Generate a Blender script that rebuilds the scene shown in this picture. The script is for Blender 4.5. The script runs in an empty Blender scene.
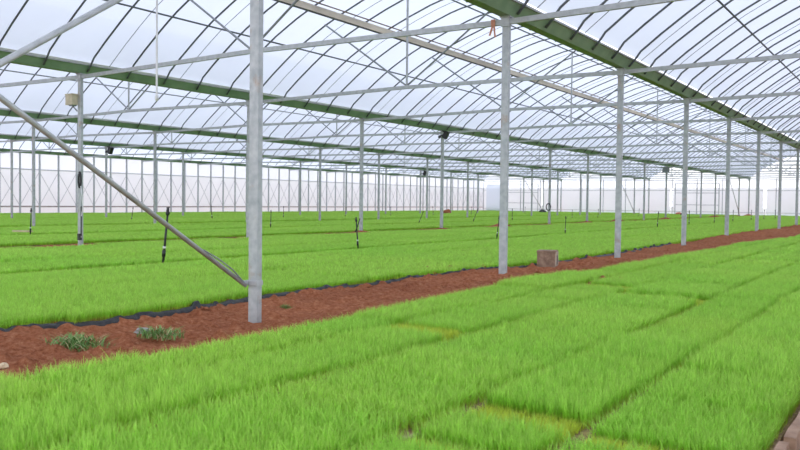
import bpy, bmesh, math, random
import numpy as np
from mathutils import Vector, Matrix, noise

random.seed(7)
rng = np.random.default_rng(11)
scene = bpy.context.scene
C = scene.collection
PI = math.pi

# ------------------------------------------------------------------ layout
S0, D, W = 0.147, 4.0118, 8.0          # first frame, bay length, span width
XA = -4.042                            # row of posts along the red path
H = 2.952                              # top of posts
NF = 17                                # far end frame
YE = S0 + NF * D
ROWX = [XA - W * k for k in range(5)]  # path row, second .. fourth row, side wall
def FY(i): return S0 + D * i

ORD = ['zeroth', 'first', 'second', 'third', 'fourth', 'fifth', 'sixth', 'seventh', 'eighth', 'ninth', 'tenth', 'eleventh',
       'twelfth', 'thirteenth', 'fourteenth', 'fifteenth', 'sixteenth', 'seventeenth', 'eighteenth', 'nineteenth', 'twentieth']

# ------------------------------------------------------------------ materials
def new_mat(name):
    m = bpy.data.materials.new(name); m.use_nodes = True
    nt = m.node_tree; nt.nodes.clear()
    out = nt.nodes.new('ShaderNodeOutputMaterial')
    return m, nt, out

def ramp(nt, fac, stops):
    r = nt.nodes.new('ShaderNodeValToRGB')
    el = r.color_ramp.elements
    while len(el) < len(stops): el.new(0.5)
    for e, (p, c) in zip(el, stops):
        e.position = p; e.color = (*c, 1)
    nt.links.new(fac, r.inputs[0])
    return r.outputs[0]

def noise_node(nt, scale, detail=4, rough=.55, vec=None, obj=False):
    n = nt.nodes.new('ShaderNodeTexNoise'); n.inputs['Scale'].default_value = scale
    n.inputs['Detail'].default_value = detail; n.inputs['Roughness'].default_value = rough
    if vec is None:
        if obj:
            vec = nt.nodes.new('ShaderNodeTexCoord').outputs['Object']
        else:
            vec = nt.nodes.new('ShaderNodeNewGeometry').outputs['Position']
    nt.links.new(vec, n.inputs['Vector'])
    return n.outputs['Fac']

def mat_noise(name, stops, scale, rough=.6, metal=0., bump=0., bump_scale=None, detail=4, spec=.5):
    m, nt, out = new_mat(name)
    p = nt.nodes.new('ShaderNodeBsdfPrincipled')
    p.inputs['Roughness'].default_value = rough; p.inputs['Metallic'].default_value = metal
    p.inputs['Specular IOR Level'].default_value = spec
    f = noise_node(nt, scale, detail)
    nt.links.new(ramp(nt, f, stops), p.inputs['Base Color'])
    if bump:
        b = nt.nodes.new('ShaderNodeBump'); b.inputs['Strength'].default_value = bump; b.inputs['Distance'].default_value = .02
        nt.links.new(noise_node(nt, bump_scale or scale * 3, 6), b.inputs['Height'])
        nt.links.new(b.outputs[0], p.inputs['Normal'])
    nt.links.new(p.outputs[0], out.inputs[0])
    return m

# galvanised steel with a few rust blotches
def mat_galv(name, lo, hi, rust=True, rough=.55, metal=.35):
    m, nt, out = new_mat(name)
    p = nt.nodes.new('ShaderNodeBsdfPrincipled')
    p.inputs['Roughness'].default_value = rough; p.inputs['Metallic'].default_value = metal
    base = ramp(nt, noise_node(nt, 14, 5), [(.3, lo), (.7, hi)])
    if rust:
        r = ramp(nt, noise_node(nt, 5.5, 5, .65), [(.57, (0, 0, 0)), (.72, (.8, .8, .8))])
        mx = nt.nodes.new('ShaderNodeMix'); mx.data_type = 'RGBA'
        nt.links.new(r, mx.inputs['Factor']); nt.links.new(base, mx.inputs['A'])
        mx.inputs['B'].default_value = (.40, .27, .18, 1)
        base = mx.outputs['Result']
    nt.links.new(base, p.inputs['Base Color'])
    nt.links.new(p.outputs[0], out.inputs[0])
    return m

M = {}
M['post'] = mat_galv('galvanised_post', (.36, .39, .405), (.53, .55, .555))
M['tie'] = mat_galv('galvanised_tie', (.42, .44, .45), (.56, .58, .59), rust=False)
M['bow'] = mat_galv('bow_steel', (.115, .13, .15), (.17, .19, .21), rust=False, rough=.5)  # galvanised like the rest; backlit shade is put into this darker colour
M['thin'] = mat_galv('thin_steel', (.24, .26, .28), (.34, .36, .38), rust=False)
M['wallsteel'] = mat_galv('wall_steel', (.44, .45, .48), (.54, .55, .58), rust=False, metal=.1)  # far steelwork: colour lightened to stand in for distance haze
M['gutter'] = mat_noise('green_gutter', [(.3, (.185, .305, .18)), (.7, (.26, .39, .24))], 3.5, rough=.55)
M['rim'] = mat_noise('gutter_rim', [(.3, (.34, .36, .37)), (.7, (.46, .48, .48))], 8, rough=.5, metal=.3)
M['black'] = mat_noise('black_plastic', [(.3, (.012, .012, .013)), (.7, (.03, .03, .032))], 20, rough=.45)
M['edging'] = mat_noise('black_edging', [(.35, (.008, .008, .009)), (.78, (.05, .05, .054))], 26, rough=.45, bump=.4)
M['white'] = mat_noise('white_plastic', [(.3, (.72, .72, .72)), (.7, (.82, .82, .82))], 10, rough=.5)
M['beige'] = mat_noise('beige_box', [(.3, (.52, .45, .31)), (.7, (.68, .60, .44))], 12, rough=.6)
M['orange'] = mat_noise('orange_ribbon', [(.3, (.56, .22, .14)), (.7, (.68, .32, .22))], 30, rough=.7)
M['block'] = mat_noise('brown_block', [(.3, (.20, .125, .085)), (.5, (.29, .19, .13)), (.72, (.38, .27, .19))], 16, rough=.9, bump=.5)
M['block_end'] = mat_noise('pale_block_end', [(.3, (.40, .32, .24)), (.7, (.52, .43, .33))], 18, rough=.9, bump=.4)
M['wood'] = mat_noise('old_wood', [(.3, (.20, .115, .07)), (.7, (.42, .28, .19))], 11, rough=.85, bump=.5)
M['palewood'] = mat_noise('pale_wood', [(.3, (.55, .42, .27)), (.7, (.68, .54, .36))], 8, rough=.8)
M['stone'] = mat_noise('grey_stone', [(.3, (.26, .24, .23)), (.7, (.42, .40, .38))], 18, rough=.9, bump=.5)
M['rust'] = mat_noise('rusty_rail', [(.3, (.16, .11, .08)), (.7, (.30, .20, .14))], 6, rough=.8)
M['pinkrail'] = mat_noise('brown_rail', [(.3, (.42, .34, .33)), (.7, (.52, .43, .42))], 6, rough=.7)
M['weed'] = mat_noise('weed_green', [(.3, (.08, .20, .035)), (.55, (.15, .30, .07)), (.75, (.28, .40, .12))], 14, rough=.7)
M['drystem'] = mat_noise('dry_stem', [(.3, (.38, .33, .14)), (.7, (.55, .50, .28))], 14, rough=.8)
M['redcloth'] = mat_noise('red_cloth', [(.3, (.45, .12, .07)), (.7, (.55, .2, .12))], 8, rough=.8)

def mat_soil():
    m, nt, out = new_mat('red_soil')
    p = nt.nodes.new('ShaderNodeBsdfPrincipled'); p.inputs['Roughness'].default_value = 1
    p.inputs['Specular IOR Level'].default_value = .1
    a = ramp(nt, noise_node(nt, 24, 9, .8), [(.28, (.12, .036, .018)), (.41, (.30, .10, .045)), (.53, (.44, .165, .08)), (.63, (.55, .26, .14)), (.73, (.66, .45, .32))])
    b = ramp(nt, noise_node(nt, 1.3, 4), [(.35, (.78, .76, .78)), (.65, (1, 1, 1))])
    mx = nt.nodes.new('ShaderNodeMix'); mx.data_type = 'RGBA'; mx.blend_type = 'MULTIPLY'; mx.inputs['Factor'].default_value = 1
    nt.links.new(a, mx.inputs['A']); nt.links.new(b, mx.inputs['B'])
    nt.links.new(mx.outputs['Result'], p.inputs['Base Color'])
    bp = nt.nodes.new('ShaderNodeBump'); bp.inputs['Strength'].default_value = 1.; bp.inputs['Distance'].default_value = .03
    nt.links.new(noise_node(nt, 28, 8, .7), bp.inputs['Height']); nt.links.new(bp.outputs[0], p.inputs['Normal'])
    nt.links.new(p.outputs[0], out.inputs[0])
    return m
M['soil'] = mat_soil()
M['mat'] = mat_noise('root_mat', [(.3, (.14, .085, .045)), (.55, (.24, .17, .07)), (.75, (.36, .29, .10))], 30, rough=.95)
M['outside'] = mat_noise('outside_ground', [(.3, (.56, .54, .50)), (.7, (.68, .67, .63))], .2, rough=.95)

def mat_film(name, col, transparent, tint=(.97, .97, .98), dirt=0.0):
    m, nt, out = new_mat(name)
    t = nt.nodes.new('ShaderNodeBsdfTransparent'); t.inputs[0].default_value = (*tint, 1)
    tr = nt.nodes.new('ShaderNodeBsdfTranslucent')
    d = nt.nodes.new('ShaderNodeBsdfDiffuse'); d.inputs[0].default_value = (.8, .8, .82, 1)
    c = ramp(nt, noise_node(nt, .8, 5, .6), [(.3, tuple(x * (1 - dirt) for x in col)), (.7, col)])
    nt.links.new(c, tr.inputs[0])
    m1 = nt.nodes.new('ShaderNodeMixShader'); m1.inputs[0].default_value = .12
    nt.links.new(tr.outputs[0], m1.inputs[1]); nt.links.new(d.outputs[0], m1.inputs[2])
    m2 = nt.nodes.new('ShaderNodeMixShader'); m2.inputs[0].default_value = transparent
    nt.links.new(m1.outputs[0], m2.inputs[1]); nt.links.new(t.outputs[0], m2.inputs[2])
    nt.links.new(m2.outputs[0], out.inputs[0])
    return m
M['film'] = mat_film('roof_film', (.765, .81, .925), .035, dirt=.06)
M['wallfilm'] = mat_film('wall_film', (.96, .97, 1.), .30, dirt=.02)
M['net'] = mat_film('insect_net', (.98, .985, .995), .04, tint=(.9, .9, .93), dirt=.05)
M['skirt'] = mat_film('white_skirt', (.97, .97, .97), .02)
M['whitesheet'] = mat_film('white_sheet', (.99, .99, .99), .0)
M['bluefilm'] = mat_film('pale_blue_film', (.93, .96, 1.), .2, tint=(.92, .95, 1.))
M['roll'] = mat_film('film_roll', (.96, .89, .79), .0, dirt=.2)

# seedlings: straw-yellow foot, green blade, per-clump tint
def mat_grass():
    m, nt, out = new_mat('seedling_green')
    at = nt.nodes.new('ShaderNodeAttribute'); at.attribute_name = 'hgt'
    ti = nt.nodes.new('ShaderNodeAttribute'); ti.attribute_type = 'INSTANCER'; ti.attribute_name = 'tint'
    a = ramp(nt, at.outputs['Fac'], [(.0, (.55, .50, .09)), (.22, (.44, .62, .07)), (.5, (.33, .70, .055)), (1., (.56, .89, .17))])
    b = ramp(nt, at.outputs['Fac'], [(.0, (.60, .52, .10)), (.22, (.52, .66, .08)), (.5, (.43, .76, .065)), (1., (.66, .91, .20))])
    mx = nt.nodes.new('ShaderNodeMix'); mx.data_type = 'RGBA'
    nt.links.new(ti.outputs['Fac'], mx.inputs['Factor']); nt.links.new(a, mx.inputs['A']); nt.links.new(b, mx.inputs['B'])
    su = nt.nodes.new('ShaderNodeMath'); su.operation = 'SUBTRACT'; su.inputs[1].default_value = 1.; su.use_clamp = True
    nt.links.new(ti.outputs['Fac'], su.inputs[0])
    my = nt.nodes.new('ShaderNodeMix'); my.data_type = 'RGBA'; nt.links.new(su.outputs[0], my.inputs['Factor'])
    nt.links.new(mx.outputs['Result'], my.inputs['A']); my.inputs['B'].default_value = (.70, .74, .07, 1); mx = my
    rv = nt.nodes.new('ShaderNodeAttribute'); rv.attribute_name = 'rnd'
    hs = nt.nodes.new('ShaderNodeHueSaturation'); 
    mr = nt.nodes.new('ShaderNodeMapRange'); mr.inputs['To Min'].default_value = .62; mr.inputs['To Max'].default_value = 1.14
    nt.links.new(rv.outputs['Fac'], mr.inputs['Value']); nt.links.new(mr.outputs[0], hs.inputs['Value'])
    nt.links.new(mx.outputs['Result'], hs.inputs['Color'])
    p = nt.nodes.new('ShaderNodeBsdfPrincipled'); p.inputs['Roughness'].default_value = .55; p.inputs['Specular IOR Level'].default_value = .25
    tr = nt.nodes.new('ShaderNodeBsdfTranslucent')
    nt.links.new(hs.outputs[0], p.inputs['Base Color']); nt.links.new(hs.outputs[0], tr.inputs[0])
    ms = nt.nodes.new('ShaderNodeMixShader'); ms.inputs[0].default_value = .45
    nt.links.new(p.outputs[0], ms.inputs[1]); nt.links.new(tr.outputs[0], ms.inputs[2])
    nt.links.new(ms.outputs[0], out.inputs[0])
    return m
M['grass'] = mat_grass()

# ------------------------------------------------------------------ mesh helpers
class MB:
    """collects shapes for ONE mesh object"""
    def __init__(s): s.v = []; s.f = []; s.mi = []
    def add(s, vs, fs, mi=0):
        o = len(s.v); s.v += [tuple(v) for v in vs]; s.f += [tuple(i + o for i in f) for f in fs]; s.mi += [mi] * len(fs)
    def box(s, c, d, rz=0., mi=0, M4=None):
        hx, hy, hz = d[0] / 2, d[1] / 2, d[2] / 2
        vs = [Vector((x, y, z)) for x in (-hx, hx) for y in (-hy, hy) for z in (-hz, hz)]
        R = Matrix.Rotation(rz, 4, 'Z') if M4 is None else M4
        vs = [R @ v + Vector(c) for v in vs]
        s.add(vs, [(0, 1, 3, 2), (4, 6, 7, 5), (0, 4, 5, 1), (2, 3, 7, 6), (0, 2, 6, 4), (1, 5, 7, 3)], mi)
    def tube(s, pts, r, n=8, mi=0, cap=True):
        pts = [Vector(p) for p in pts]; rs = r if isinstance(r, (list, tuple)) else [r] * len(pts)
        up = Vector((0, 0, 1)); rings = []
        o = []
        for i, p in enumerate(pts):
            t = (pts[min(i + 1, len(pts) - 1)] - pts[max(i - 1, 0)]).normalized()
            ref = up if abs(t.z) < .95 else Vector((1, 0, 0))
            a = t.cross(ref).normalized(); b = a.cross(t)
            o += [p + (a * math.cos(2 * PI * k / n) + b * math.sin(2 * PI * k / n)) * rs[i] for k in range(n)]
        fs = []
        for i in range(len(pts) - 1):
            for k in range(n):
                k2 = (k + 1) % n
                fs.append((i * n + k, i * n + k2, (i + 1) * n + k2, (i + 1) * n + k))
        if cap:
            fs.append(tuple(range(n - 1, -1, -1))); fs.append(tuple((len(pts) - 1) * n + k for k in range(n)))
        s.add(o, fs, mi)
    def rect(s, p, q, w, h, mi=0):
        """rectangular tube p->q, w across (horizontal), h vertical"""
        p, q = Vector(p), Vector(q); t = (q - p).normalized()
        ref = Vector((0, 0, 1)) if abs(t.z) < .95 else Vector((0, 1, 0))
        a = t.cross(ref).normalized(); b = a.cross(t)
        vs = []
        for c in (p, q):
            vs += [c + a * (w / 2 * sx) + b * (h / 2 * sy) for sx, sy in ((-1, -1), (1, -1), (1, 1), (-1, 1))]
        s.add(vs, [(0, 1, 5, 4), (1, 2, 6, 5), (2, 3, 7, 6), (3, 0, 4, 7), (3, 2, 1, 0), (4, 5, 6, 7)], mi)
    def build(s, name, mats, parent=None, smooth=False, loc=None):
        me = bpy.data.meshes.new(name); me.from_pydata(s.v, [], s.f)
        mats = mats if isinstance(mats, (list, tuple)) else [mats]
        for m in mats: me.materials.append(m)
        if len(mats) > 1: me.polygons.foreach_set('material_index', s.mi)
        if smooth: me.polygons.foreach_set('use_smooth', [True] * len(s.f))
        bm = bmesh.new(); bm.from_mesh(me); bmesh.ops.recalc_face_normals(bm, faces=bm.faces); bm.to_mesh(me); bm.free()
        me.update()
        o = bpy.data.objects.new(name, me); C.objects.link(o)
        if loc is not None: o.location = loc
        if parent is not None: o.parent = parent
        return o

def tag(o, label=None, cat=None, group=None, kind=None):
    if label: o['label'] = label
    if cat: o['category'] = cat
    if group: o['group'] = group
    if kind: o['kind'] = kind
    return o

def empty(name, loc=(0, 0, 0)):
    o = bpy.data.objects.new(name, None); C.objects.link(o); o.location = loc
    o.empty_display_size = .1
    return o

def copy_tree(o, parent=None):
    c = o.copy(); C.objects.link(c)
    if parent is not None: c.parent = parent
    for ch in list(o.children): copy_tree(ch, c)
    return c

# ------------------------------------------------------------------ roof profile (distance from a gutter -> height above post top)
PROF = [(0, .035), (.16, .16), (.28, .253), (.40, .345), (.58, .485), (.96, .755), (1.19, .91), (1.42, 1.055), (1.70, 1.205), (1.97, 1.345), (2.34, 1.51), (2.92, 1.735), (3.45, 1.915), (3.72, 1.985), (4., 2.03)]
def dz(u):
    u = min(u, W - u)
    for (a, za), (b, zb) in zip(PROF, PROF[1:]):
        if u <= b: return za + (zb - za) * (u - a) / (b - a)
    return PROF[-1][1]
ARC = [(u, z) for u, z in PROF] + [(W - u, z) for u, z in PROF[::-1][1:]]

# ------------------------------------------------------------------ ground pieces
def edge_near(y):      # left edge of the bed by the camera
    pts = [(0, -3.36), (1.9, -3.36), (2.28, -3.2), (2.9, -3.22), (3.8, -3.27), (4.2, -3.22), (4.7, -3.26), (5.8, -3.36), (7.5, -3.44), (9.1, -3.24), (11.5, -3.18), (15.4, -3.18), (18.8, -3.07), (23.8, -2.9), (40, -3.0), (80, -3.0)]
    return float(np.interp(y, [p[0] for p in pts], [p[1] for p in pts])) + .015 * math.sin(y * 2.1)
def edge_mid(y):       # edge of the bed beyond the path, with the black edging
    pts = [(0, -4.85), (2.6, -4.80), (3.0, -4.76), (3.3, -4.64), (3.7, -4.64), (4.2, -4.70), (5, -4.77), (5.5, -4.78), (7, -4.68), (8, -4.60), (9, -4.47), (10.5, -4.36), (12.2, -4.36), (16, -4.45), (22, -4.55), (28, -4.6), (80, -4.6)]
    return float(np.interp(y, [p[0] for p in pts], [p[1] for p in pts])) + .015 * math.sin(y * 3.3)
def path_z(x, y):
    b = float(np.interp(y, [0, 3, 4.6, 6.5, 8.2, 9.2, 12, 90], [-.05, -.045, -.045, .0, .03, .0, .0, .02]))
    k = min(1., max(0., (-4.25 - x) / .4)); b = b * (1 - k) if b < 0 else b
    for i in range(1, 18):                       # soil heaped round the post feet further down
        yy = FY(i)
        r2 = ((x - XA) / .45) ** 2 + ((y - yy) / .7) ** 2
        if i >= 4: b += (.03 if i < 5 else .10) * math.exp(-r2)
    if y > 18: b += .05 * math.exp(-((x + 3.7) / .5) ** 2) * (noise.noise(Vector((3.1, y * .55, 0))) + .5)
    n = noise.fractal(Vector((x * 3.2, y * 3.2, 1.7)), .9, 2.1, 5)
    n2 = noise.noise(Vector((x * 16, y * 16, 4.)))
    n3 = noise.noise(Vector((x * 9, y * 9, 9.)))
    return b + .024 * n + .015 * n2 + .008 * noise.noise(Vector((x * 30, y * 30, 2.))) + max(0, n3 - .2) * .09

def soil_grid(name, x0, x1, y0, y1, dx, dy, zf):
    nx = max(2, int(round((x1 - x0) / dx)) + 1); ny = max(2, int(round((y1 - y0) / dy)) + 1)
    xs = np.linspace(x0, x1, nx); ys = np.linspace(y0, y1, ny)
    mb = MB(); mb.v = [(x, y, zf(x, y)) for y in ys for x in xs]
    mb.f = [(j * nx + i, j * nx + i + 1, (j + 1) * nx + i + 1, (j + 1) * nx + i) for j in range(ny - 1) for i in range(nx - 1)]
    mb.mi = [0] * len(mb.f)
    o = mb.build(name, M['soil'], smooth=True)
    return tag(o, kind='structure')

# general floor below everything
mb = MB(); mb.box((-16, YE / 2, -.25), (48, YE + 8, .1)); tag(mb.build('floor', M['soil']), kind='structure')
mb = MB(); mb.box((0, 40, -.6), (900, 900, .1)); tag(mb.build('outside_ground', M['outside']), kind='structure')
p1 = soil_grid('soil_path', -5.4, -2.6, .3, 12, .028, .028, path_z)
p2 = soil_grid('soil_path', -5.4, -2.4, 12, YE, .06, .09, path_z)
def post_path_z(xc):
    def zf(x, y):
        b = .0
        for i in range(0, 18):
            r2 = ((x - xc) / .33) ** 2 + ((y - FY(i)) / .38) ** 2
            if r2 < 9: b += (.11 if i > 3 and xc > -14 else .03) * (1 + .5 * math.sin(i * 2.3 + xc)) * math.exp(-r2)
        return b + .02 * noise.fractal(Vector((x * 3, y * 3, xc)), .9, 2.1, 4)
    return zf
for k in (1, 2, 3):
    soil_grid('soil_path', ROWX[k] - .95, ROWX[k] + .8, max(0, 5 + 4 * (k - 1)), YE, .1, .12, post_path_z(ROWX[k]))

# ------------------------------------------------------------------ seedlings (stuff): blades in clumps, scattered by geometry nodes
def clump(name, size, n, hgt, wid):
    verts = []; faces = []; hg = []; rn = []; _o = rng.random() * 40
    for _ in range(n):
        x, y = (rng.random() - .5) * size, (rng.random() - .5) * size
        h = hgt * float(np.clip(rng.normal(1, .11), .6, 1.3)) * (1 + .24 * noise.noise(Vector((x * 17, y * 17, n * .013 + _o))) + .10 * noise.noise(Vector((x * 40, y * 40, _o)))); a = rng.random() * 2 * PI
        la, ll = rng.random() * 2 * PI, abs(rng.normal(0, .30)) * h
        w = wid * (.7 + .6 * rng.random()) / 2
        ca, sa = math.cos(a) * w, math.sin(a) * w
        b = len(verts); q = float(np.clip(.55 + .6 * noise.noise(Vector((x * 22, y * 22, _o + 5))) + .75 * (rng.random() - .5), 0, 1))
        for t, k in ((0, .7), (.4, 1.), (.75, .75)):
            cx, cy, cz = x + math.cos(la) * ll * t ** 2, y + math.sin(la) * ll * t ** 2, h * t * (1 - .05 * t)
            verts.append((cx - ca * k, cy - sa * k, cz)); verts.append((cx + ca * k, cy + sa * k, cz))
            hg += [t, t]
        verts.append((x + math.cos(la) * ll, y + math.sin(la) * ll, h * .95)); hg.append(1.)
        rn += [q] * 7
        faces += [(b, b + 1, b + 3, b + 2), (b + 2, b + 3, b + 5, b + 4), (b + 4, b + 5, b + 6)]
    me = bpy.data.meshes.new(name); me.from_pydata(verts, [], faces); me.materials.append(M['grass'])
    at = me.attributes.new('hgt', 'FLOAT', 'POINT'); at.data.foreach_set('value', np.array(hg, dtype=np.float32))
    at = me.attributes.new('rnd', 'FLOAT', 'POINT'); at.data.foreach_set('value', np.array(rn, dtype=np.float32))
    me.update()
    return bpy.data.objects.new(name, me)         # source geometry, not linked to the scene

TS = (.3, .6, 1.2)
SRC = [[clump('seedling_clump', .3, 1600, .097, .0028) for _ in range(4)],
       [clump('seedling_clump', .6, 2800, .097, .0052) for _ in range(4)],
       [clump('seedling_clump', 1.2, 4200, .098, .0095) for _ in range(3)]]

def seedling_nodes():
    ng = bpy.data.node_groups.new('seedlings', 'GeometryNodeTree')
    ng.interface.new_socket('Geometry', in_out='INPUT', socket_type='NodeSocketGeometry')
    ng.interface.new_socket('Geometry', in_out='OUTPUT', socket_type='NodeSocketGeometry')
    N = ng.nodes; L = ng.links
    gi, go = N.new('NodeGroupInput'), N.new('NodeGroupOutput')
    join = N.new('GeometryNodeJoinGeometry')
    def attr(nm, ty):
        a = N.new('GeometryNodeInputNamedAttribute'); a.data_type = ty; a.inputs['Name'].default_value = nm
        return a.outputs['Attribute']
    lod, pid, rot, scl = attr('lod', 'INT'), attr('pid', 'INT'), attr('rot', 'FLOAT'), attr('scl', 'FLOAT_VECTOR')
    cx = N.new('ShaderNodeCombineXYZ'); L.new(rot, cx.inputs['Z'])
    for k in range(3):
        cmp = N.new('FunctionNodeCompare'); cmp.data_type = 'INT'; cmp.operation = 'EQUAL'
        L.new(lod, cmp.inputs[2]); cmp.inputs[3].default_value = k
        g2i = N.new('GeometryNodeGeometryToInstance')
        for ob in SRC[k]:
            oi = N.new('GeometryNodeObjectInfo'); oi.inputs['Object'].default_value = ob
            L.new(oi.outputs['Geometry'], g2i.inputs[0])
        iop = N.new('GeometryNodeInstanceOnPoints')
        iop.inputs['Pick Instance'].default_value = True
        L.new(gi.outputs[0], iop.inputs['Points']); L.new(cmp.outputs[0], iop.inputs['Selection'])
        L.new(g2i.outputs[0], iop.inputs['Instance']); L.new(pid, iop.inputs['Instance Index'])
        L.new(cx.outputs[0], iop.inputs['Rotation']); L.new(scl, iop.inputs['Scale'])
        L.new(iop.outputs[0], join.inputs[0])
    L.new(join.outputs[0], go.inputs[0])
    return ng
NG = seedling_nodes()

class Bed:
    def __init__(s): s.p = []; s.lod = []; s.pid = []; s.rot = []; s.scl = []; s.tint = []
    def tile(s, k, x, y, sx, sy, z=.0, hz=1., tint=0.):
        s.p.append((x, y, z)); s.lod.append(k); s.pid.append(int(rng.integers(0, len(SRC[k]))))
        f = rng.random() < .5
        s.rot.append(PI if f else 0.)
        s.scl.append((sx / TS[k] * (1 if rng.random() < .5 else -1), sy / TS[k], hz)); s.tint.append(tint)
    def build(s, name, label):
        me = bpy.data.meshes.new(name); me.from_pydata(s.p, [], [])
        for nm, ty, dat, key in (('lod', 'INT', s.lod, 'value'), ('pid', 'INT', s.pid, 'value'), ('rot', 'FLOAT', s.rot, 'value'),
                                 ('scl', 'FLOAT_VECTOR', s.scl, 'vector'), ('tint', 'FLOAT', s.tint, 'value')):
            a = me.attributes.new(nm, ty, 'POINT')
            a.data.foreach_set(key, np.array(dat, dtype=np.int32 if ty == 'INT' else np.float32).ravel())
        me.materials.append(M['grass'])
        o = bpy.data.objects.new(name, me); C.objects.link(o)
        md = o.modifiers.new('seedlings', 'NODES'); md.node_group = NG
        return tag(o, label, 'seedlings', kind='stuff')

def wav(x, y, s=.5, o=0.): return noise.noise(Vector((x * s, y * s, o)))
def tint_at(x, y): return float(np.clip(.35 + .55 * wav(x, y, .45, 3) + .25 * wav(x, y, 2.2, 8), 0, 1))
def hgt_at(x, y): return 1. + .16 * wav(x, y, .8, 5) + .07 * wav(x, y, 2.6, 6)

# bed by the camera: tray columns with the seams that show in the photo
cols = [(-.97, -.43), (-1.46, -1.025), (-2.24, -1.53), (-2.80, -2.335), (None, -2.88)]
gaps = {0: [(2.58, .16, .4)], 1: [(2.20, .14, .4), (2.68, .22, .5), (7.4, .12, .6)], 2: [(2.36, .05, 0), (6.80, .40, .5)], 3: [(4.10, .26, .72), (7.45, .30, .5)], 4: []}
bed = Bed()
for ci, (xa, xb) in enumerate(cols):
    y = .9 + .1 * ci
    stops = sorted(gaps[ci]); 
    while y < YE - .6:
        L = .58 * random.uniform(.95, 1.05); g = random.uniform(.006, .035)
        gap = None
        for gy, gw, gh in stops:
            if gy - gw / 2 > y and gy - gw / 2 < y + L + .25:
                L = gy - gw / 2 - y; g = gw; gap = (gy, gw, gh); break
        if y > 22: L = 1.2; g = .02
        ym = y + L / 2
        l = edge_near(ym) if xa is None else xa
        if xb - l > .12:
            wd = xb - l; hh = random.uniform(.84, 1.10); tt = random.uniform(-.2, .25)
            if ym < 11: k, nx, ny = 0, max(1, round(wd / .29)), max(1, round(L / .29))
            else: k, nx, ny = 1, 1, max(1, round(L / .6))
            if ym > 40: k, nx, ny = 2, 1, 1
            for i in range(nx):
                for j in range(ny):
                    cx, cy = l + wd * (i + .5) / nx, y + L * (j + .5) / ny
                    bed.tile(k, cx, cy, wd / nx, L / ny, .0, hh * hgt_at(cx, cy), float(np.clip(tint_at(cx, cy) + tt, 0, 1)))
            if gap and gap[2]:
                for i in range(nx): bed.tile(k, l + wd * (i + .5) / nx, gap[0], wd / nx * .9, gap[1] * .95, 0., gap[2], 1.6)
        y += L + g
bed.build('seedlings', 'dense bright green seedlings in the bed before the red soil path, nearest the camera')

def big_bed(xl, xr, y0, label, groove=None, low=.3):
    b = Bed(); colh = {}
    halves = [(xl, groove - .05), (groove - .05 + low, None)] if groove else [(xl, None)]
    y = y0
    while y < YE - .3:
        L = 1.2; ym = y + L / 2
        R = xr(ym) if callable(xr) else xr
        for (l, r) in halves:
            r = R if r is None else r
            l2 = l(ym) if callable(l) else l
            nc = max(1, round((r - l2) / 1.2)); wc = (r - l2) / nc; hv = random.uniform(.9, 1.05)
            for i in range(nc):
                hv = colh.setdefault((id(l) if callable(l) else l, i), random.uniform(.72, 1.1)) * random.uniform(.93, 1.06)
                cx = l2 + wc * (i + .5); dist = math.hypot(cx, ym)
                k = 0 if dist < 8.5 else (1 if dist < 24 else 2)
                m = (4, 2, 1)[k]
                for a in range(m):
                    for c in range(m):
                        px, py = cx + wc * ((a + .5) / m - .5), y + L * ((c + .5) / m)
                        wz = wc / m; pz = 0.
                        if i == nc - 1 and a == m - 1 and callable(xr): px = px + (xr(py) - R)
                        b.tile(k, px, py, wz * .995, L / m * .995, pz, hgt_at(px, py) * hv, tint_at(px, py))
        if low > .4:                                # shorter growth along the sprinkler line
            for c in range(2):
                py = y + .3 + .6 * c
                b.tile(1, groove - .03 + low / 2, py, low * .93, .58, 0., .42 + .12 * wav(groove, py, .7, 1), tint_at(groove, py) * .5)
        y += L + (.02 if random.random() < .8 else .05)
    b.build('seedlings', label)
big_bed(-11.4, edge_mid, 1.6, 'broad bed of green seedlings between the red path and the second post row', -8.04, .62)
big_bed(-19.4, -12.85, 4.0, 'broad green seedling bed between second and third post rows, behind the second row', -16.04, .9)
big_bed(-27.4, -20.8, 9., 'distant green seedling bed between the third and fourth post rows', -24.04)
big_bed(-35.7, -28.7, 15., 'farthest green seedling bed lying along the netted side wall', -32.04)

wb = Bed()
for k in (1, 2, 3):
    x = ROWX[k]; y = (5, 9, 14)[k - 1]
    while y < YE - .6:
        n0 = (y - S0) / D; near = abs(n0 - round(n0)) * D
        for c in range(2):
            h = .28 + .30 * max(0, wav(x + c, y, .9, 2) + .2)
            if near > .55 and random.random() < .92: wb.tile(1, x - .42 + .7 * c, y, .62, .55, -.01, h, tint_at(x, y) * .4)
        y += .6
wb.build('row_weeds', 'low weedy green growth on the ground along the far post rows')

# root mats under the seedlings
def mat_slab(name, xl, xr, y0, y1, step=.5):
    mb = MB(); ys = np.arange(y0, y1 + step, step); vs = []; fs = []
    for y in ys:
        l = xl(y) if callable(xl) else xl; r = xr(y) if callable(xr) else xr
        vs += [(l, y, -.1), (l, y, .008), (r, y, .008), (r, y, -.1)]
    for j in range(len(ys) - 1):
        for a in range(3): fs.append((4 * j + a, 4 * j + a + 1, 4 * j + a + 5, 4 * j + a + 4))
    fs += [(0, 1, 2, 3), tuple(4 * (len(ys) - 1) + a for a in (3, 2, 1, 0))]
    mb.add(vs, fs)
    o = mb.build(name, M['mat']); tag(o, kind='structure'); return o
mat_slab('root_mat_floor', lambda y: edge_near(y) + .02, -.42, .6, YE - .4)
mat_slab('root_mat_floor', -11.42, lambda y: edge_mid(y) - .02, 1.5, YE - .4)
mat_slab('root_mat_floor', -19.42, -12.83, 4, YE - .4)
mat_slab('root_mat_floor', -27.42, -20.78, 9, YE - .4)
mat_slab('root_mat_floor', -35.8, -28.68, 15, YE - .4)

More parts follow.
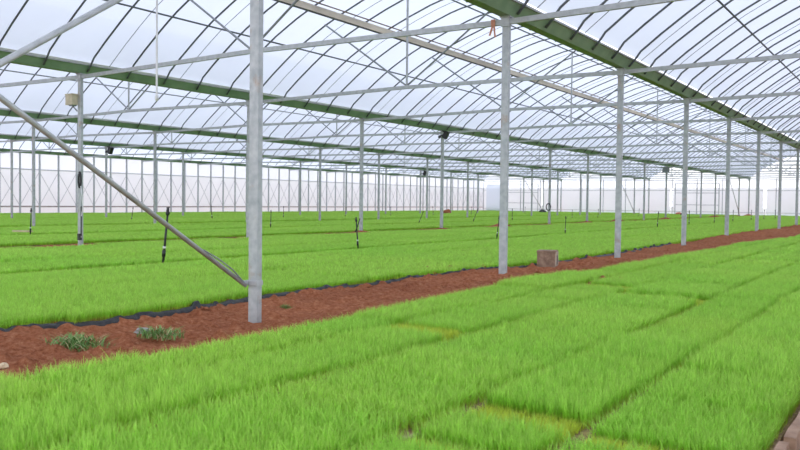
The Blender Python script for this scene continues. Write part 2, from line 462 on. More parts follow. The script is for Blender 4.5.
# black edging along the bed beyond the path (wrinkled plastic strip)
mb = MB(); vs = []; fs = []; ys = np.arange(1.2, 17, .03)
for j, y in enumerate(ys):
    e = edge_mid(y) + .03; a = noise.noise(Vector((y * 2.2, 1, 0))); b = noise.noise(Vector((y * 9, 2, 0))); c = noise.noise(Vector((y * 14, 7, 0)))
    top = (.020 + .014 * a + .018 * b) * (1 if y < 6 else .85); zb = path_z(e, y) - .03
    vs += [(e - .03 + .01 * b, y, max(top, zb + .048) - .004), (e + .012 * c, y, max(top, zb + .048)), (e + .02 + .012 * a + .012 * c, y, max(top * .4, zb + .012)), (e + .035 + .012 * b, y, zb)]
    if j:
        o = 4 * j
        fs += [(o - 4 + q, o - 3 + q, o + 1 + q, o + q) for q in range(3)]
mb.add(vs, fs)
o = mb.build('plastic_edging', M['edging'], smooth=True)
md = o.modifiers.new('thick', 'SOLIDIFY'); md.thickness = .006
tag(o, 'wrinkled black plastic edging strip along the bed beyond the red path', 'edging')

# ------------------------------------------------------------------ posts
ROWNAME = ['row along the red soil path', 'row behind the path row', 'third row back', 'fourth row back']
def make_post(row):
    root = empty('steel_post', (0, 0, 0))
    mb = MB()
    mb.box((0, 0, (H - .35) / 2 + .0), (.086, .047, H + .35))
    sh = mb.build('shaft', M['post'], root)
    mb = MB(); mb.box((0, 0, H - .004), (.13, .10, .016)); mb.box((0, -.03, H - .06), (.10, .02, .10)); mb.build('cap_plate', M['tie'], root)
    return root
post_proto = None
posts = {}
def add_post(row, i, label):
    global post_proto
    if post_proto is None: post_proto = make_post(row); r = post_proto
    else: r = copy_tree(post_proto)
    r.location = (ROWX[row], FY(i), 0)
    tag(r, label, 'post', 'steel posts of the ' + ROWNAME[row] if row < 4 else 'posts')
    posts[(row, i)] = r
    return r
for i in range(0, 18):
    extra = {1: 'nearest tall galvanised post standing in the red soil path with a diagonal pipe clamped on',
             2: 'galvanised post beside the brown box, orange ribbon near its top',
             3: 'galvanised post in the red soil path, next one past the brown box'}.get(i)
    if i == 0: extra = 'galvanised post at the near end of the red path carrying the diagonal pipes'
    add_post(0, i, extra or f'galvanised post in red soil, {ORD[i]} along the path counting the nearest post as first')
for i in range(2, 18):
    extra = {2: 'galvanised post carrying the beige box, in the row behind the path',
             5: 'galvanised post with black floodlight at its top, in the row behind the path',
             7: 'galvanised post with a black coil hung low, in the row behind the path',
             11: 'galvanised post with grey box at top, in the row behind the path'}.get(i)
    add_post(1, i, extra or f'galvanised post, {ORD[i-1]} in the row behind the path counting from beige box post')
for i in range(3, 18):
    add_post(2, i, f'slim galvanised post, {ORD[i-2]} from the left in the third row back')
for i in range(4, 18):
    extra = {5: 'slim distant post with a black floodlight on top, left part of fourth row'}.get(i)
    add_post(3, i, extra or f'slim distant galvanised post, {ORD[i-3]} from the left in the fourth row back')

# clamp band with the wire on the nearest post
mb = MB(); mb.box((0, 0, .245), (.098, .06, .035)); mb.box((-.05, -.035, .245), (.022, .05, .03))
b = mb.build('clamp_band', M['tie'], posts[(0, 1)]); b['label'] = 'steel clamp band low on the post'

# ------------------------------------------------------------------ gutters
def gutter(row, y0, y1, label):
    x = ROWX[row]
    root = empty('roof_gutter', (x, y0, H))
    pr = [(-.145, .135), (-.14, .122), (-.062, .0), (.062, 0), (.14, .122), (.145, .135)]
    th = [(-.140, .140), (-.134, .128), (-.058, .008), (.058, .008), (.134, .128), (.140, .140)]
    L = y1 - y0
    n = len(pr); vs = []
    for yy in (0, L):
        vs += [(a, yy, b + .004) for a, b in pr] + [(a, yy, b + .004) for a, b in th[::-1]]
    m = 2 * n
    fs = [(k, (k + 1) % m, m + (k + 1) % m, m + k) for k in range(m)] + [tuple(range(m - 1, -1, -1)), tuple(range(m, 2 * m))]
    mb = MB(); mb.add(vs, fs)
    mb.build('trough', M['gutter'], root)
    for s in (-1, 1):
        mb = MB(); mb.box((s * .150, L / 2, .143), (.034, L, .024)); mb.build('rim', M['rim'], root)
    # joint straps once a bay
    q = 0; yy = (math.floor((y0 - S0) / D) + 1) * D + S0
    while yy < y1 - .05:
        mb = MB()
        pts = [(a * 1.02, b - .006) for a, b in pr]
        vs = [(a, yy - y0 + d2, b + .002) for d2 in (-.03, .03) for a, b in pts]
        mb.add(vs, [(k, k + 1, n + k + 1, n + k) for k in range(n - 1)])
        o = mb.build('joint_strap', M['gutter'], root)
        yy += D
    return tag(root, label, 'gutter', 'green roof gutters')
gutter(0, S0, YE, 'long green roof gutter above the posts of the red path, nearest and widest')
gutter(1, S0, YE, 'dark green roof gutter on the row of posts with the beige box')
gutter(2, S0, YE, 'dark green roof gutter on the third row of posts back')
gutter(3, S0, YE, 'dark green roof gutter on the fourth row of posts back')
gutter(4, S0, YE, 'dark roof gutter along the top of the netted side wall')
ROWX.append(XA + W)            # row to the right of the camera
gutter(5, S0, YE, 'green roof gutter at the right side of the bay over the camera')

# ------------------------------------------------------------------ trusses: tie bar, king post, two struts
SPAN_N = ['bay over the near bed', 'bay between path row and second row', 'bay between second and third rows', 'bay between third and fourth rows', 'bay beside the netted wall']
def truss_proto():
    root = empty('roof_truss')
    mid = .05
    mb = MB(); mb.rect((.04, 0, -.055), (W / 2, 0, -.055 + mid), .04, .062); mb.rect((W / 2, 0, -.055 + mid), (W - .04, 0, -.055), .04, .062)
    mb.build('tie_bar', M['tie'], root)
    mb = MB(); mb.rect((W / 2, 0, -.03 + mid), (W / 2, 0, 1.97), .03, .03); mb.build('king_post', M['tie'], root)
    for u in (2.05, W - 2.05):
        mb = MB(); mb.tube([(W / 2 + (.03 if u > 4 else -.03), 0, -.01 + mid), (u, 0, dz(u) - .02)], .017, 8); mb.build('strut', M['thin'], root)
    return root
tp = None
LIM = {0: 2, 1: 2, 2: 2, 3: 3, 4: 4}
def nth(i): return ORD[i]
for s in range(5):
    xl = XA - W * s if s else XA
    xl = XA + 0. if s == 0 else ROWX[s]
    for i in range(LIM[s], 17):
        if tp is None: tp = truss_proto(); r = tp
        else: r = copy_tree(tp)
        r.location = (xl, FY(i), H)
        if s == 0: lab = f'galvanised roof truss over the near bed, starting at path post number {i}'
        else: lab = f'galvanised roof truss, {nth(i - LIM[s] + 1)} from the front in the {SPAN_N[s]}'
        if s == 0: lab = f'galvanised roof truss, {nth(i - 1)} from the front, reaching right from the path row over near bed'
        tag(r, lab, 'roof truss', 'roof trusses of the ' + SPAN_N[s])

# ------------------------------------------------------------------ roof bows, one a metre
def bow_proto():
    pts = [(-.0, 0, 0)]
    path = [(.10, .03), (.196, .138)] + [(u, z) for u, z in ARC if .2 < u < W - .2] + [(W - .196, .138), (W - .10, .03)]
    # square-ish tube following the arch
    mb = MB(); mb.tube([(u, 0, z) for u, z in path], .0165, 6)
    return mb.build('roof_bow', M['bow'], smooth=True)
bp = None
YMIN = {0: 6.9, 1: 6.1, 2: 6.1, 3: 9.1, 4: 16.9}
WHERE = ['over the near bed', 'between path row and second row', 'between second and third rows', 'between third and fourth rows', 'beside the netted wall']
bows = []
for s in range(5):
    xl = XA if s == 0 else ROWX[s]
    for j in range(0, 5 * NF):
        y = S0 + D / 5 * (j + .08)
        if y >= YMIN[s]: bows.append((math.hypot(xl + W / 2, y), s, j, xl, y))
bows.sort()
for _, s, j, xl, y in bows[:300]:
    if bp is None: bp = bow_proto(); r = bp
    else: r = bp.copy(); C.objects.link(r)
    r.location = (xl, y, H)
    i, q = divmod(j, 5); t = i - LIM[s] + 1
    if t < 1: lab = f'dark arched roof bow {WHERE[s]}, {ORD[5 - q]} before the first truss'
    else: lab = f'dark arched roof bow {WHERE[s]}, ' + (f'at {ORD[t]} truss from front' if q == 0 else f'{ORD[q]} past {ORD[t]} truss')
    tag(r, lab, 'roof bow', 'roof bows ' + WHERE[s])
mb = MB()
pv = [tuple(v.co) for v in bp.data.vertices]; pf = [tuple(p.vertices) for p in bp.data.polygons]
for _, s, j, xl, y in bows[300:]: mb.add([(a + xl, b + y, c + H) for a, b, c in pv], pf)
tag(mb.build('roof_bow', M['bow'], smooth=True), 'farthest dark roof bows crowded together under the roof near the end wall', 'roof bows', kind='stuff')

# thin film cords lying over the film, every second metre
cp = None
for s in range(4):
    xl = XA if s == 0 else ROWX[s]
    for j in range(3, 22):
        y = S0 + D / 2 * j + (0 if j % 2 else .45)
        if y < YMIN[s]: continue
        if cp is None:
            mb = MB(); mb.tube([(u, 0, z + .008) for u, z in ARC if .15 < u < W - .15], .006, 5); cp = mb.build('film_strap', M['thin'], smooth=True); r = cp
        else: r = cp.copy(); C.objects.link(r)
        r.location = (xl, y, H)
        tag(r, f'thin grey strap on the roof film {WHERE[s]}, {ORD[j-2]} from front', 'strap', 'film straps ' + WHERE[s])

# ------------------------------------------------------------------ purlins, ridge pipes, film rolls, eave pipes
def longpipe(name, x, z, r, mat, label, cat, y0=2., y1=None, group=None):
    y1 = y1 or YE - .1
    mb = MB(); mb.tube([(0, 0, 0), (0, y1 - y0, 0)], r, 8)
    o = mb.build(name, mat, loc=(x, y0, z), smooth=True)
    return tag(o, label, cat, group)
for s in range(5):
    xl = XA if s == 0 else ROWX[s]
    for u, side in ((1.33, 'lower left slope'), (W / 2, 'ridge'), (W - 1.33, 'lower right slope')):
        if s > 2 and side != 'ridge': continue
        nm = 'ridge_pipe' if side == 'ridge' else 'roof_purlin'
        longpipe(nm, xl + u, H + dz(u) - .031 - (.06 if side == 'ridge' else 0), .0155, M['bow'] if s < 2 else M['thin'],
                 f'thin pipe along the {side} of roof {WHERE[s]}', 'roof pipe', group='lengthwise roof pipes')
xs = ROWX[1]
root = empty('film_roll', (xs, 2., H))
mb = MB(); mb.tube([(2.435, 0, dz(2.435) - .075), (2.435, YE - 2.2, dz(2.435) - .075)], .058, 12); mb.build('rolled_film', M['roll'], root, smooth=True)
mb = MB(); mb.tube([(2.375, 0, dz(2.435) - .128), (2.375, YE - 2.2, dz(2.435) - .128)], .022, 8); mb.build('lower_rail', M['bow'], root, smooth=True)
mb = MB(); mb.tube([(2.535, 0, dz(2.535) - .03), (2.535, YE - 2.2, dz(2.535) - .03)], .013, 8); mb.build('upper_rail', M['rust'], root, smooth=True)
tag(root, 'pale rolled-up vent film on a long pipe under the roof past the path row', 'film roll')
for k in range(4):
    longpipe('eave_pipe', ROWX[k] - .40, H + dz(.40) - .033, .013, M['thin'], f'thin pipe running beside the gutter of the {ROWNAME[k]}', 'roof pipe', group='eave pipes beside gutters')

# ------------------------------------------------------------------ roof film, walls
def film_strip(name, xl, y0, y1, lift=.022):
    mb = MB(); n = len(ARC); vs = []; fs = []
    arc = [(max(.16, min(W - .16, u)), max(z, .16)) for u, z in ARC]
    ny = 18
    for j in range(ny + 1):
        yy = y0 + (y1 - y0) * j / ny
        vs += [(xl + u, yy, H + z + lift) for u, z in arc]
    for j in range(ny):
        for k in range(n - 1): fs.append((j * n + k, j * n + k + 1, (j + 1) * n + k + 1, (j + 1) * n + k))
    mb.add(vs, fs)
    return tag(mb.build(name, M['film'], smooth=True), kind='structure')
for s in range(5): film_strip('ceiling', XA if s == 0 else ROWX[s], S0 - .2, YE + .09)
film_strip('ceiling', XA + W, S0 - .2, YE)

# side wall
XW = ROWX[4] - .06
def panel(name, mat, z0, z1, y0, y1, x, parent=None, th=.004):
    mb = MB(); mb.box((x, (y0 + y1) / 2, (z0 + z1) / 2), (th, y1 - y0, z1 - z0)); return mb.build(name, mat, parent)
Wl = panel('wall_left', M['wallfilm'], 2.19, 3.14, S0, YE, XW); tag(Wl, kind='structure')
panel('insect_net', M['net'], .37, 2.19, S0, YE, XW, Wl)
panel('skirt_sheet', M['skirt'], -.15, .37, S0, YE, XW, Wl)
mb = MB(); mb.rect((XW + .03, S0, 2.19), (XW + .03, YE, 2.19), .04, .045); mb.build('upper_rail', M['wallsteel'], Wl)
mb = MB(); mb.rect((XW + .03, S0, .40), (XW + .03, YE, .40), .04, .07); mb.build('lower_rail', M['pinkrail'], Wl)
wp = None; n = 0
for j in range(20, 4 * NF + 1):
    y = S0 + D / 4 * j
    if wp is None:
        mb = MB(); mb.box((0, 0, H / 2 - .05), (.04, .045, H + .1)); wp = mb.build('wall_post', M['wallsteel']); r = wp
    else: r = wp.copy(); C.objects.link(r)
    r.location = (XW + .08, y, 0)
    if j % 4 == 0: r.scale = (1.5, 1.5, 1)
    i, q = divmod(j, 4)
    tag(r, f'thicker upright of the netted side wall, {ORD[i-4]} thicker one from the left' if q == 0 else
        f'thin upright of the netted side wall, {ORD[q]} past the {ORD[i-4]} thicker upright', 'wall post', 'uprights of the netted side wall')
xb = None
for j in range(20, 4 * NF):
    y = S0 + D / 4 * j
    if xb is None:
        mb = MB(); q = D / 4
        mb.tube([(0, .03, 2.05), (0, q - .03, .5)], .011, 6); mb.tube([(.024, .03, .5), (.024, q - .03, 2.05)], .011, 6)
        xb = mb.build('cross_brace', M['wallsteel']); r = xb
    else: r = xb.copy(); C.objects.link(r)
    r.location = (XW + .05, y, 0)
    i, q = divmod(j, 4)
    tag(r, f'thin crossed brace against the wall net, {ORD[q+1]} panel after the {ORD[i-4]} thicker upright', 'brace', 'crossed braces of the netted side wall')

# end wall with gables
mb = MB(); vs = []; prof = []
for s in (4, 3, 2, 1, 0, 5):
    xl = XA if s == 0 else ROWX[s]
    if s == 5: xl = XA + W
    prof += [(xl + u, H + max(z, .16) + .02) for u, z in ARC[:-1]]
prof.append((XA + 2 * W, H + .2))
n = len(prof)
YW = YE + .09
vs = [(x, YW, 2.25) for x, z in prof] + [(x, YW, z) for x, z in prof]
mb.add(vs, [(k, k + 1, n + k + 1, n + k) for k in range(n - 1)])
We = tag(mb.build('wall_back', M['wallfilm']), kind='structure')
mb = MB(); xa = -40.
for xg in (-29.9, -18.15, -10.87, 12.):
    xb_ = xg - .12; mb.box(((xa + xb_) / 2, YW, 1.05), (xb_ - xa, .004, 2.4)); xa = xg + .12
o = mb.build('wall_sheet', M['net'], We)
for z, nm in ((2.9, 'top_rail'), (2.05, 'middle_rail'), (.28, 'bottom_rail')):
    mb = MB(); mb.rect((ROWX[4], YW - .03, z), (XA + W, YW - .03, z), .04, .05 if z > 2.5 else .04); mb.build(nm, M['wallsteel'], We)
ep = None
for x in [ROWX[4] + 2 * q for q in range(0, 20)]:
    if any(abs(x - rx) < .3 for rx in ROWX): continue
    if ep is None:
        mb = MB(); mb.box((0, 0, H / 2), (.05, .05, H + .1)); ep = mb.build('wall_post', M['wallsteel']); r = ep
    else: r = ep.copy(); C.objects.link(r)
    r.location = (x, YE - .08, 0)
    q = int(round((x - ROWX[4]) / 2))
    tag(r, f'thin upright of the far end wall, upright number {q} rightward from the side wall corner', 'wall post', 'uprights of the far end wall')
# framed sliding gates in the end wall
for gi, xg in enumerate((-32.0, -16.04)):
    root = empty(f'door_{gi+1}', (xg, YE - .16, 0)); tag(root, kind='structure')
    w, hh = 3.5, 2.62
    mb = MB()
    for xx in (-w / 2, 0, w / 2): mb.box((xx, 0, hh / 2), (.06, .04, hh))
    for zz in (.08, .85, 1.84, hh): mb.box((0, 0, zz), (w, .04, .05))
    mb.build('door_frame', M['wallsteel'], root)
mb = MB(); mb.box((0, 0, 1.3), (1.5, .01, 2.6))
tag(mb.build('tinted_sheet', M['bluefilm'], loc=(-34.9, YE - .12, 0)), 'pale blue sheet on the end wall beside the side wall corner', 'sheet')
# ------------------------------------------------------------------ diagonal brace pipes
def pipe(name, a, b, r, mat, label, cat='brace', group=None):
    a, b = Vector(a), Vector(b)
    mb = MB(); mb.tube([(0, 0, 0), b - a], r, 14)
    o = mb.build(name, mat, loc=a, smooth=True)
    return tag(o, label, cat, group)
p_ = pipe('brace_pipe', (XA, FY(0) + .05, 2.67), (XA - .048, FY(1) - .045, .225), .0165, M['tie'], 'diagonal steel pipe running down to the clamp on the nearest post')
mb = MB(); mb.tube([(-.03, 3.5, -2.17), (-.015, 3.62, -2.235), (-.02, 3.76, -2.32), (-.035, 3.89, -2.425)], .005, 6); mb.build('tie_wire', M['thin'], p_)
pipe('brace_pipe', (XA - .065, FY(0) + .03, .10), (XA - .065, FY(1) - .03, 2.785), .0185, M['tie'], 'diagonal steel pipe rising towards the top of the nearest post')
for k, nm in ((1, 'second'), (2, 'third'), (3, 'fourth')):
    pipe('brace_pipe', (ROWX[k] + .09, FY(15) + .03, 2.7), (ROWX[k] + .09, FY(16) - .03, .05), .022, M['wallsteel'], f'distant diagonal brace near the end wall in the {nm} post row', group='diagonal braces by the end wall')

# ------------------------------------------------------------------ sprinklers on stakes
def sprinkler_proto():
    root = empty('sprinkler')
    mb = MB(); mb.tube([(0, 0, -.06), (.004, 0, .22), (0, .003, .30), (.006, 0, .58)], [.014, .013, .013, .011], 8)
    mb.tube([(0, 0, .10), (0, 0, .17)], .020, 8); mb.build('riser', M['black'], root, smooth=True)
    mb = MB(); mb.tube([(.006, 0, .56), (.006, 0, .585), (.006, 0, .60), (.006, 0, .645)], [.016, .026, .016, .010], 10)
    mb.tube([(-.02, 0, .60), (-.02, 0, .64), (.03, 0, .65)], .004, 6); mb.build('spray_head', M['black'], root, smooth=True)
    mb = MB(); mb.tube([(.0, 0, .19), (.0, 0, .215)], .0175, 8); mb.build('collar', M['white'], root, smooth=True)
    return root
sp = None
def sprinkler(x, y, tx, ty, s, label, group):
    global sp
    if sp is None: sp = sprinkler_proto(); r = sp
    else: r = copy_tree(sp)
    r.location = (x, y, 0.); r.rotation_euler = (tx, ty, random.uniform(0, 6)) if False else (tx, ty, 0); r.scale = (s, s, s)
    tag(r, label, 'sprinkler', group)
    return r
G1 = 'sprinklers in the bed beyond the path'
for i, (y, tx, ty, s) in enumerate([(6.62, .0, .13, 1.15), (10.74, 0, -.10, .88), (15.91, 0, .10, .85), (19.92, 0, .02, .78), (28.5, 0, .06, .92), (33.0, 0, .0, .95), (37.5, 0, .02, .9), (41.6, 0, 0, .95), (46.4, 0, .03, .95), (50.4, 0, .03, .95), (54.6, 0, -.05, .95)]):
    sprinkler(-8.04, y, tx, ty, s, ['leaning black sprinkler stake behind the diagonal brace pipe', 'black sprinkler stake with a drooping hose, before a second row post', 'black sprinkler stake just left of the post beside the brown box'][i] if i < 3
              else f'black sprinkler stake in the bed beyond the path, {ORD[i+1]} from the left', G1)
# drooping hose on the second one
mb = MB(); mb.tube([(-.03, -.02, .36), (.02, 0, .46), (.07, .0, .56), (.10, 0, .62)], .009, 6)
mb.build('drooping_hose', M['black'], [o for o in C.objects if o.get('label', '').startswith('black sprinkler stake with a drooping')][0], smooth=True)
G2 = 'sprinklers in the bed behind the second row'
for i, (y, tx, ty, s) in enumerate([(9.67, 0, .06, .95), (17.13, 0, .02, .85), (25.2, .0, .42, .85), (29.5, 0, .38, .95), (33.3, 0, .0, .9), (40.7, 0, .0, .8), (44.7, 0, .05, .85), (52.5, 0, .05, .85)]):
    sprinkler(-16.04, y, tx, ty, s, ['black sprinkler stake beside a pale plank, far left', 'upright black sprinkler stake just right of the nearest post, far bed'][i] if i < 2
              else f'small black sprinkler stake in the bed behind the second row, {ORD[i+1]} from the left', G2)
G3 = 'sprinklers in the distant bed'
for i, (y, tx, ty, s) in enumerate([(18.37, 0, .2, .85), (22.27, 0, -.12, .95), (26.5, 0, 0, .9), (31, 0, .1, .9), (35, 0, 0, .9), (39.4, 0, -.1, .9), (44, 0, 0, .9), (52, 0, 0, .9)]):
    sprinkler(-24.04, y, tx, ty, s, f'tiny sprinkler stake in the bed between third and fourth rows, {ORD[i+1]} from the left', G3)

# ------------------------------------------------------------------ things on and around the posts
# brown box on the path, with a dark slot in its pale end
root = empty('box', (-4.215, 9.84, .0)); root.rotation_euler = (0, 0, math.radians(16)); root.scale = (.88, .88, .93)
mb = MB()
mb.box((0, 0, .115), (.27, .30, .23)); mb.build('body', M['block'], root)
mb = MB(); t = .018
for (cx, cz, dx, dz_) in ((0, .218, .28, .03), (0, .012, .28, .024)): mb.box((cx, 0, cz), (dx, .31, dz_))
mb.build('rim_board', M['block'], root)
mb = MB(); mb.box((.142, 0, .115), (.014, .30, .20)); ep_ = mb.build('end_panel', M['block_end'], root)
mb = MB(); mb.box((.151, -.03, .10), (.006, .07, .13)); mb.build('slot', M['black'], ep_)
tag(root, 'small weathered brown box with a dark slot, standing on the red path', 'box')

# beige box on the bracket of the second-row post
px, py = ROWX[1], FY(2)
root = empty('junction_box', (px - .15, py - .06, 2.42))
mb = MB(); mb.box((0, 0, .09), (.20, .12, .17)); mb.box((0, 0, .18), (.215, .135, .02)); mb.build('case', M['beige'], root)
mb = MB(); mb.rect((.0, .0, .0), (.077, .05, -.10), .02, .02); mb.box((.02, 0, -.005), (.10, .08, .02)); mb.build('bracket', M['thin'], root)
tag(root, 'beige box fixed on a bracket near the top of a second row post', 'box')
# black coil, cable and valve on the same post
root = empty('cable_coil', (px + .03, py - .05, 1.02))
mb = MB(); ring = [(.02 + .035 * math.cos(a * PI / 8), -.0, .13 + .13 * math.sin(a * PI / 8)) for a in range(17)]; mb.tube(ring, .018, 6, cap=False); mb.build('coil', M['black'], root, smooth=True)
mb = MB(); mb.tube([(.05, 0, .02), (.10, -.01, -.15), (.11, 0, -.32), (.06, 0, -.50), (.055, 0, -.85)], .008, 6); mb.build('loose_cable', M['white'], root, smooth=True)
mb = MB(); mb.tube([(.06, 0, -.32), (.06, 0, -.82)], .011, 6); mb.box((.03, -.01, -.84), (.06, .05, .11)); mb.build('valve', M['black'], root)
tag(root, 'black cable coil and valve strapped to the post with the beige box', 'cable')

def floodlight(x, y, z, s, label, mat='black'):
    root = empty('floodlight', (x, y, z))
    Mx = Matrix.Rotation(.45, 4, 'Y')
    mb = MB(); mb.box((.10 * s, -.03, -.10 * s), (.13 * s, .12 * s, .22 * s), M4=Mx); mb.box((.10 * s, -.03, -.02 * s), (.17 * s, .15 * s, .03), M4=Mx); mb.build('housing', M[mat], root)
    mb = MB(); mb.rect((-.12 * s, -.03, -.14 * s), (.10 * s, -.03, -.06 * s), .03, .03); mb.box((-.12 * s, -.03, -.15 * s), (.06, .05, .06)); mb.build('bracket', M[mat], root)
    return tag(root, label, 'floodlight', 'floodlights at post tops')
floodlight(ROWX[1] + .05, FY(5) - .04, H - .03, 1.0, 'black floodlight at the top of a second row post')
floodlight(ROWX[3] + .24, FY(5) - .04, H - .03, 1.3, 'black floodlight hung high on a far post at left')
floodlight(ROWX[3] + .24, FY(11) - .04, H - .08, 1.3, 'small black floodlight on a distant post near the middle')
root = empty('junction_box', (ROWX[1], FY(11) - .13, H - .34))
mb = MB(); mb.box((0, 0, .12), (.36, .10, .26)); mb.box((0, 0, .26), (.38, .12, .03)); mb.build('case', M['thin'], root)
tag(root, 'grey box mounted at the top of a far second row post', 'box')
# black hose ring low on a second-row post
mb = MB(); mb.tube([(.09 * math.cos(a * PI / 12), -.05, .13 * math.sin(a * PI / 12)) for a in range(25)], .02, 6, cap=False)
tag(mb.build('hose_ring', M['black'], loc=(ROWX[1] - .02, FY(7), .70), smooth=True), 'black hose ring hanging low on a second row post', 'hose')
# orange ribbon on the tie by the post beside the box
root = empty('ribbon', (-4.20, FY(2) - .03, H - .03))
mb = MB(); mb.box((0, 0, -.02), (.05, .012, .07)); mb.build('knot', M['orange'], root)
mb = MB(); vs = [(-.012, 0, -.04), (.012, 0, -.04), (-.03, -.01, -.1), (.0, -.01, -.1), (-.055, .0, -.165), (-.03, 0, -.165)]; mb.add(vs, [(0, 1, 3, 2), (2, 3, 5, 4)])
vs = [(.004, -.003, -.04), (.024, -.003, -.04), (.012, -.012, -.11), (.034, -.012, -.11), (.018, 0, -.19), (.038, 0, -.19)]; mb.add(vs, [(0, 1, 3, 2), (2, 3, 5, 4)])
o = mb.build('tail', M['orange'], root); md = o.modifiers.new('t', 'SOLIDIFY'); md.thickness = .002
tag(root, 'orange ribbon tied on the bar by the post beside the brown box', 'ribbon')
# hanging white cord with a weight
root = empty('hanging_line', (-8.04, 6.52, 2.08))
mb = MB(); mb.tube([(0, 0, .04), (0, 0, H + 2.0 - .1 - 2.08)], .0125, 8); mb.build('cord', M['white'], root)
mb = MB(); mb.tube([(0, 0, -.02), (0, 0, .0), (0, 0, .05), (0, 0, .07)], [.008, .022, .022, .010], 10); mb.build('weight', M['white'], root, smooth=True)
tag(root, 'white cord with small weight hanging from the roof ridge, upper left', 'cord')

# plank by the left sprinkler
mb = MB(); mb.box((0, 0, 0), (.42, .10, .035), rz=.5)
tag(mb.build('plank', M['palewood'], loc=(-16.52, 9.78, .098)), 'short pale wooden plank lying on the seedlings by a sprinkler, far left', 'plank')

# weathered board edging at lower right
root = empty('bed_board', (-.36, 1.2, 0))
mb = MB()
def board(y0, y1, x, z, th, h, name, parent):
    mb = MB(); n = 30; vs = []; fs = []
    for q in range(n + 1):
        y = y0 + (y1 - y0) * q / n; w = .006 * noise.noise(Vector((y * 7, x * 9, 3))); zz = z + .008 * noise.noise(Vector((y * 5, 4, x)))
        vs += [(x - th / 2 + w, y, zz - h / 2), (x + th / 2 + w, y, zz - h / 2), (x + th / 2 + w, y, zz + h / 2), (x - th / 2 + w, y, zz + h / 2)]
        if q:
            o = 4 * q
            fs += [(o - 4 + a, o - 4 + (a + 1) % 4, o + (a + 1) % 4, o + a) for a in range(4)]
    fs += [(3, 2, 1, 0), tuple(4 * n + a for a in range(4))]
    mb.add(vs, fs); return mb.build(name, M['wood'], parent)
board(0, 1.53, 0.0, .035, .03, .13, 'plank', root); board(1.55, 4.4, .012, .045, .035, .13, 'plank', root); board(0, 4.4, .06, .0, .03, .10, 'plank', root)
tag(root, 'weathered brown board edging the near bed, bottom right corner', 'board')

# ------------------------------------------------------------------ weeds, stones, scraps on the path
def weed(x, y, n, hgt, spread, label):
    mb = MB()
    for _ in range(n):
        a = random.uniform(0, 2 * PI); rr = spread * random.random() ** .7; bx, by = rr * math.cos(a), rr * math.sin(a) * .7
        la = random.uniform(0, 2 * PI); l = hgt * random.uniform(.4, 1.3) * (1 - .4 * rr / spread); ln = random.uniform(.3, 1.5) * l; w = random.uniform(.0012, .0034)
        px, py = -math.sin(la) * w, math.cos(la) * w; bend = random.uniform(-.5, .5)
        vs = []
        for t, k in ((0, .6), (.3, 1), (.6, 1.), (.85, .6)):
            d2 = ln * t ** 1.4; cx, cy = bx + math.cos(la + bend * t) * d2, by + math.sin(la + bend * t) * d2; cz = l * (1.25 * t - .55 * t * t) - .01
            vs += [(cx - px * k, cy - py * k, cz), (cx + px * k, cy + py * k, cz)]
        vs.append((bx + math.cos(la + bend) * ln, by + math.sin(la + bend) * ln, l * .62))
        mi = 1 if random.random() < .12 else 0
        mb.add(vs, [(0, 1, 3, 2), (2, 3, 5, 4), (4, 5, 7, 6), (6, 7, 8)], mi)
    o = mb.build('weed', [M['weed'], M['drystem']], loc=(x, y, path_z(x, y)))
    return tag(o, label, 'weed', 'weeds on the red path')
weed(-4.24, 2.86, 520, .11, .24, 'straggly grey-green weed clump on red soil at far left of the path')
weed(-3.98, 3.26, 300, .09, .18, 'smaller weed tuft on red soil between grey stone and near bed')
weed(-4.37, 4.85, 110, .06, .07, 'tiny weed seedling on the red path just right of the nearest post')
def rock(x, y, r, seed, mat, name, label, cat, group=None, sq=.6):
    bm = bmesh.new(); bmesh.ops.create_icosphere(bm, subdivisions=3, radius=r)
    for v in bm.verts:
        n = v.co.normalized(); v.co *= 1 + .35 * noise.noise(n * 1.7 + Vector((seed, 0, 0))) + .12 * noise.noise(n * 5 + Vector((0, seed, 0)))
        v.co.z *= sq
    me = bpy.data.meshes.new(name); bm.to_mesh(me); bm.free(); me.materials.append(mat)
    o = bpy.data.objects.new(name, me); C.objects.link(o); o.location = (x, y, path_z(x, y) + r * sq * .55 if x > -5.4 else .06)
    return tag(o, label, cat, group)
rock(-4.30, 3.38, .055, 2.2, M['stone'], 'stone', 'grey stone lying on the red soil near the weeds', 'stone')
rock(-4.0, 2.26, .028, 5.1, M['palewood'], 'stone', 'small pale stone on red soil at the left edge', 'stone')
for i, (x, y, r) in enumerate([(-3.95, 8.75, .03), (-4.12, 9.2, .028), (-3.75, 8.5, .022), (-3.9, 10.7, .03), (-3.6, 4.35, .02), (-4.6, 4.2, .022), (-4.5, 6.2, .025), (-3.9, 6.6, .024)]):
    rock(x, y, r, 3.3 + i, M['soil'], 'soil_clod', 'lump of red soil on the path ' + ['in front of the post beside the brown box', 'just left of the brown box', 'by the near bed short of the brown box', 'beyond the brown box', 'right in front of the nearest post', 'behind the nearest post',
         'midway to the second post, by the black edging', 'midway to the second post, mid path'][i], 'soil clod', 'soil clods on the path')
# scrap showing in the seam of the near bed
mb = MB(); mb.box((0, 0, 0), (.03, .08, .010), rz=-.25)
tag(mb.build('scrap', M['block'], loc=(-1.485, 2.31, .02)), 'flat brownish scrap lying in a seam of the near bed, bottom centre', 'scrap')
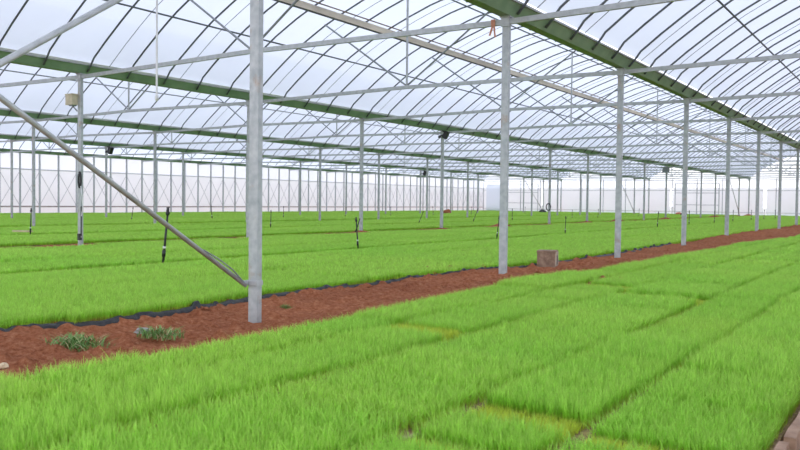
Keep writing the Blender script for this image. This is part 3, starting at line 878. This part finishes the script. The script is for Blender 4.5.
# distant bits by the end wall and under far posts
rock(ROWX[3] + .9, 62.2, .30, 7.7, M['edging'], 'sack', 'dark sack on the ground by the end wall, middle', 'sack', sq=.8)
rock(ROWX[1] - 3.6, 62.5, .26, 8.4, M['edging'], 'sack', 'dark sack on the ground by the end wall, at right', 'sack', sq=.7)
rock(-16.7, 65.2, .28, 9.6, M['redcloth'], 'sack', 'reddish sack on the ground before the end wall gate', 'sack', sq=.7)
rock(ROWX[3] + .2, FY(11) + 3.2, .30, 6.6, M['soil'], 'soil_clod', 'round brown mound of soil in the distance, just right of a second row post', 'soil clod', sq=.9)

# ------------------------------------------------------------------ light
w = bpy.data.worlds.new('sky'); scene.world = w; w.use_nodes = True
nt = w.node_tree; nt.nodes.clear()
out = nt.nodes.new('ShaderNodeOutputWorld'); bg = nt.nodes.new('ShaderNodeBackground')
tc = nt.nodes.new('ShaderNodeTexCoord')
mp = nt.nodes.new('ShaderNodeMapping'); mp.inputs['Scale'].default_value = (1.6, 1.6, 3.2); mp.inputs['Location'].default_value = (.3, 1.2, 0)
nt.links.new(tc.outputs['Generated'], mp.inputs[0])
n1 = noise_node(nt, 2.2, 7, .58, mp.outputs[0])
col = ramp(nt, n1, [(.36, (.66, .76, .96)), (.50, (.86, .89, .97)), (.66, (1.0, .99, .985))])
sx = nt.nodes.new('ShaderNodeSeparateXYZ'); nt.links.new(tc.outputs['Generated'], sx.inputs[0])
mr = nt.nodes.new('ShaderNodeMapRange'); mr.inputs['From Min'].default_value = 0.; mr.inputs['From Max'].default_value = .5
mr.inputs['To Min'].default_value = 2.0; mr.inputs['To Max'].default_value = 1.0
nt.links.new(sx.outputs['Z'], mr.inputs['Value']); nt.links.new(mr.outputs[0], bg.inputs[1])
nt.links.new(col, bg.inputs[0])
nt.links.new(bg.outputs[0], out.inputs[0])
sl = bpy.data.lights.new('sun', 'SUN'); sl.energy = .35; sl.angle = math.radians(40); sl.color = (1, .97, .92)
so = bpy.data.objects.new('sun', sl); C.objects.link(so); so.rotation_euler = (math.radians(28), math.radians(22), 0)

# ------------------------------------------------------------------ camera
cd = bpy.data.cameras.new('camera'); cam = bpy.data.objects.new('camera', cd); C.objects.link(cam)
yaw, pit, rol = math.radians(33.802744), math.radians(1.69990894), math.radians(.6611142)
f0 = Vector((-math.sin(yaw) * math.cos(pit), math.cos(yaw) * math.cos(pit), -math.sin(pit)))
r0 = Vector((math.cos(yaw), math.sin(yaw), 0)); u0 = r0.cross(f0)
r_ = r0 * math.cos(rol) + u0 * math.sin(rol); u_ = -r0 * math.sin(rol) + u0 * math.cos(rol)
R = Matrix((r_, u_, -f0)).transposed().to_4x4()
cam.matrix_world = Matrix.Translation((0, 0, .8431547)) @ R
cd.sensor_width = 36; cd.lens = 789.444 / 800 * 36; cd.clip_end = 2000; cd.clip_start = .05
cd.dof.use_dof = True; cd.dof.focus_distance = 9.; cd.dof.aperture_fstop = 5.6
scene.camera = cam

scene.view_settings.view_transform = 'Standard'; scene.view_settings.look = 'None'
scene.view_settings.gamma = 1; scene.view_settings.use_curve_mapping = False
scene.view_settings.exposure = .46
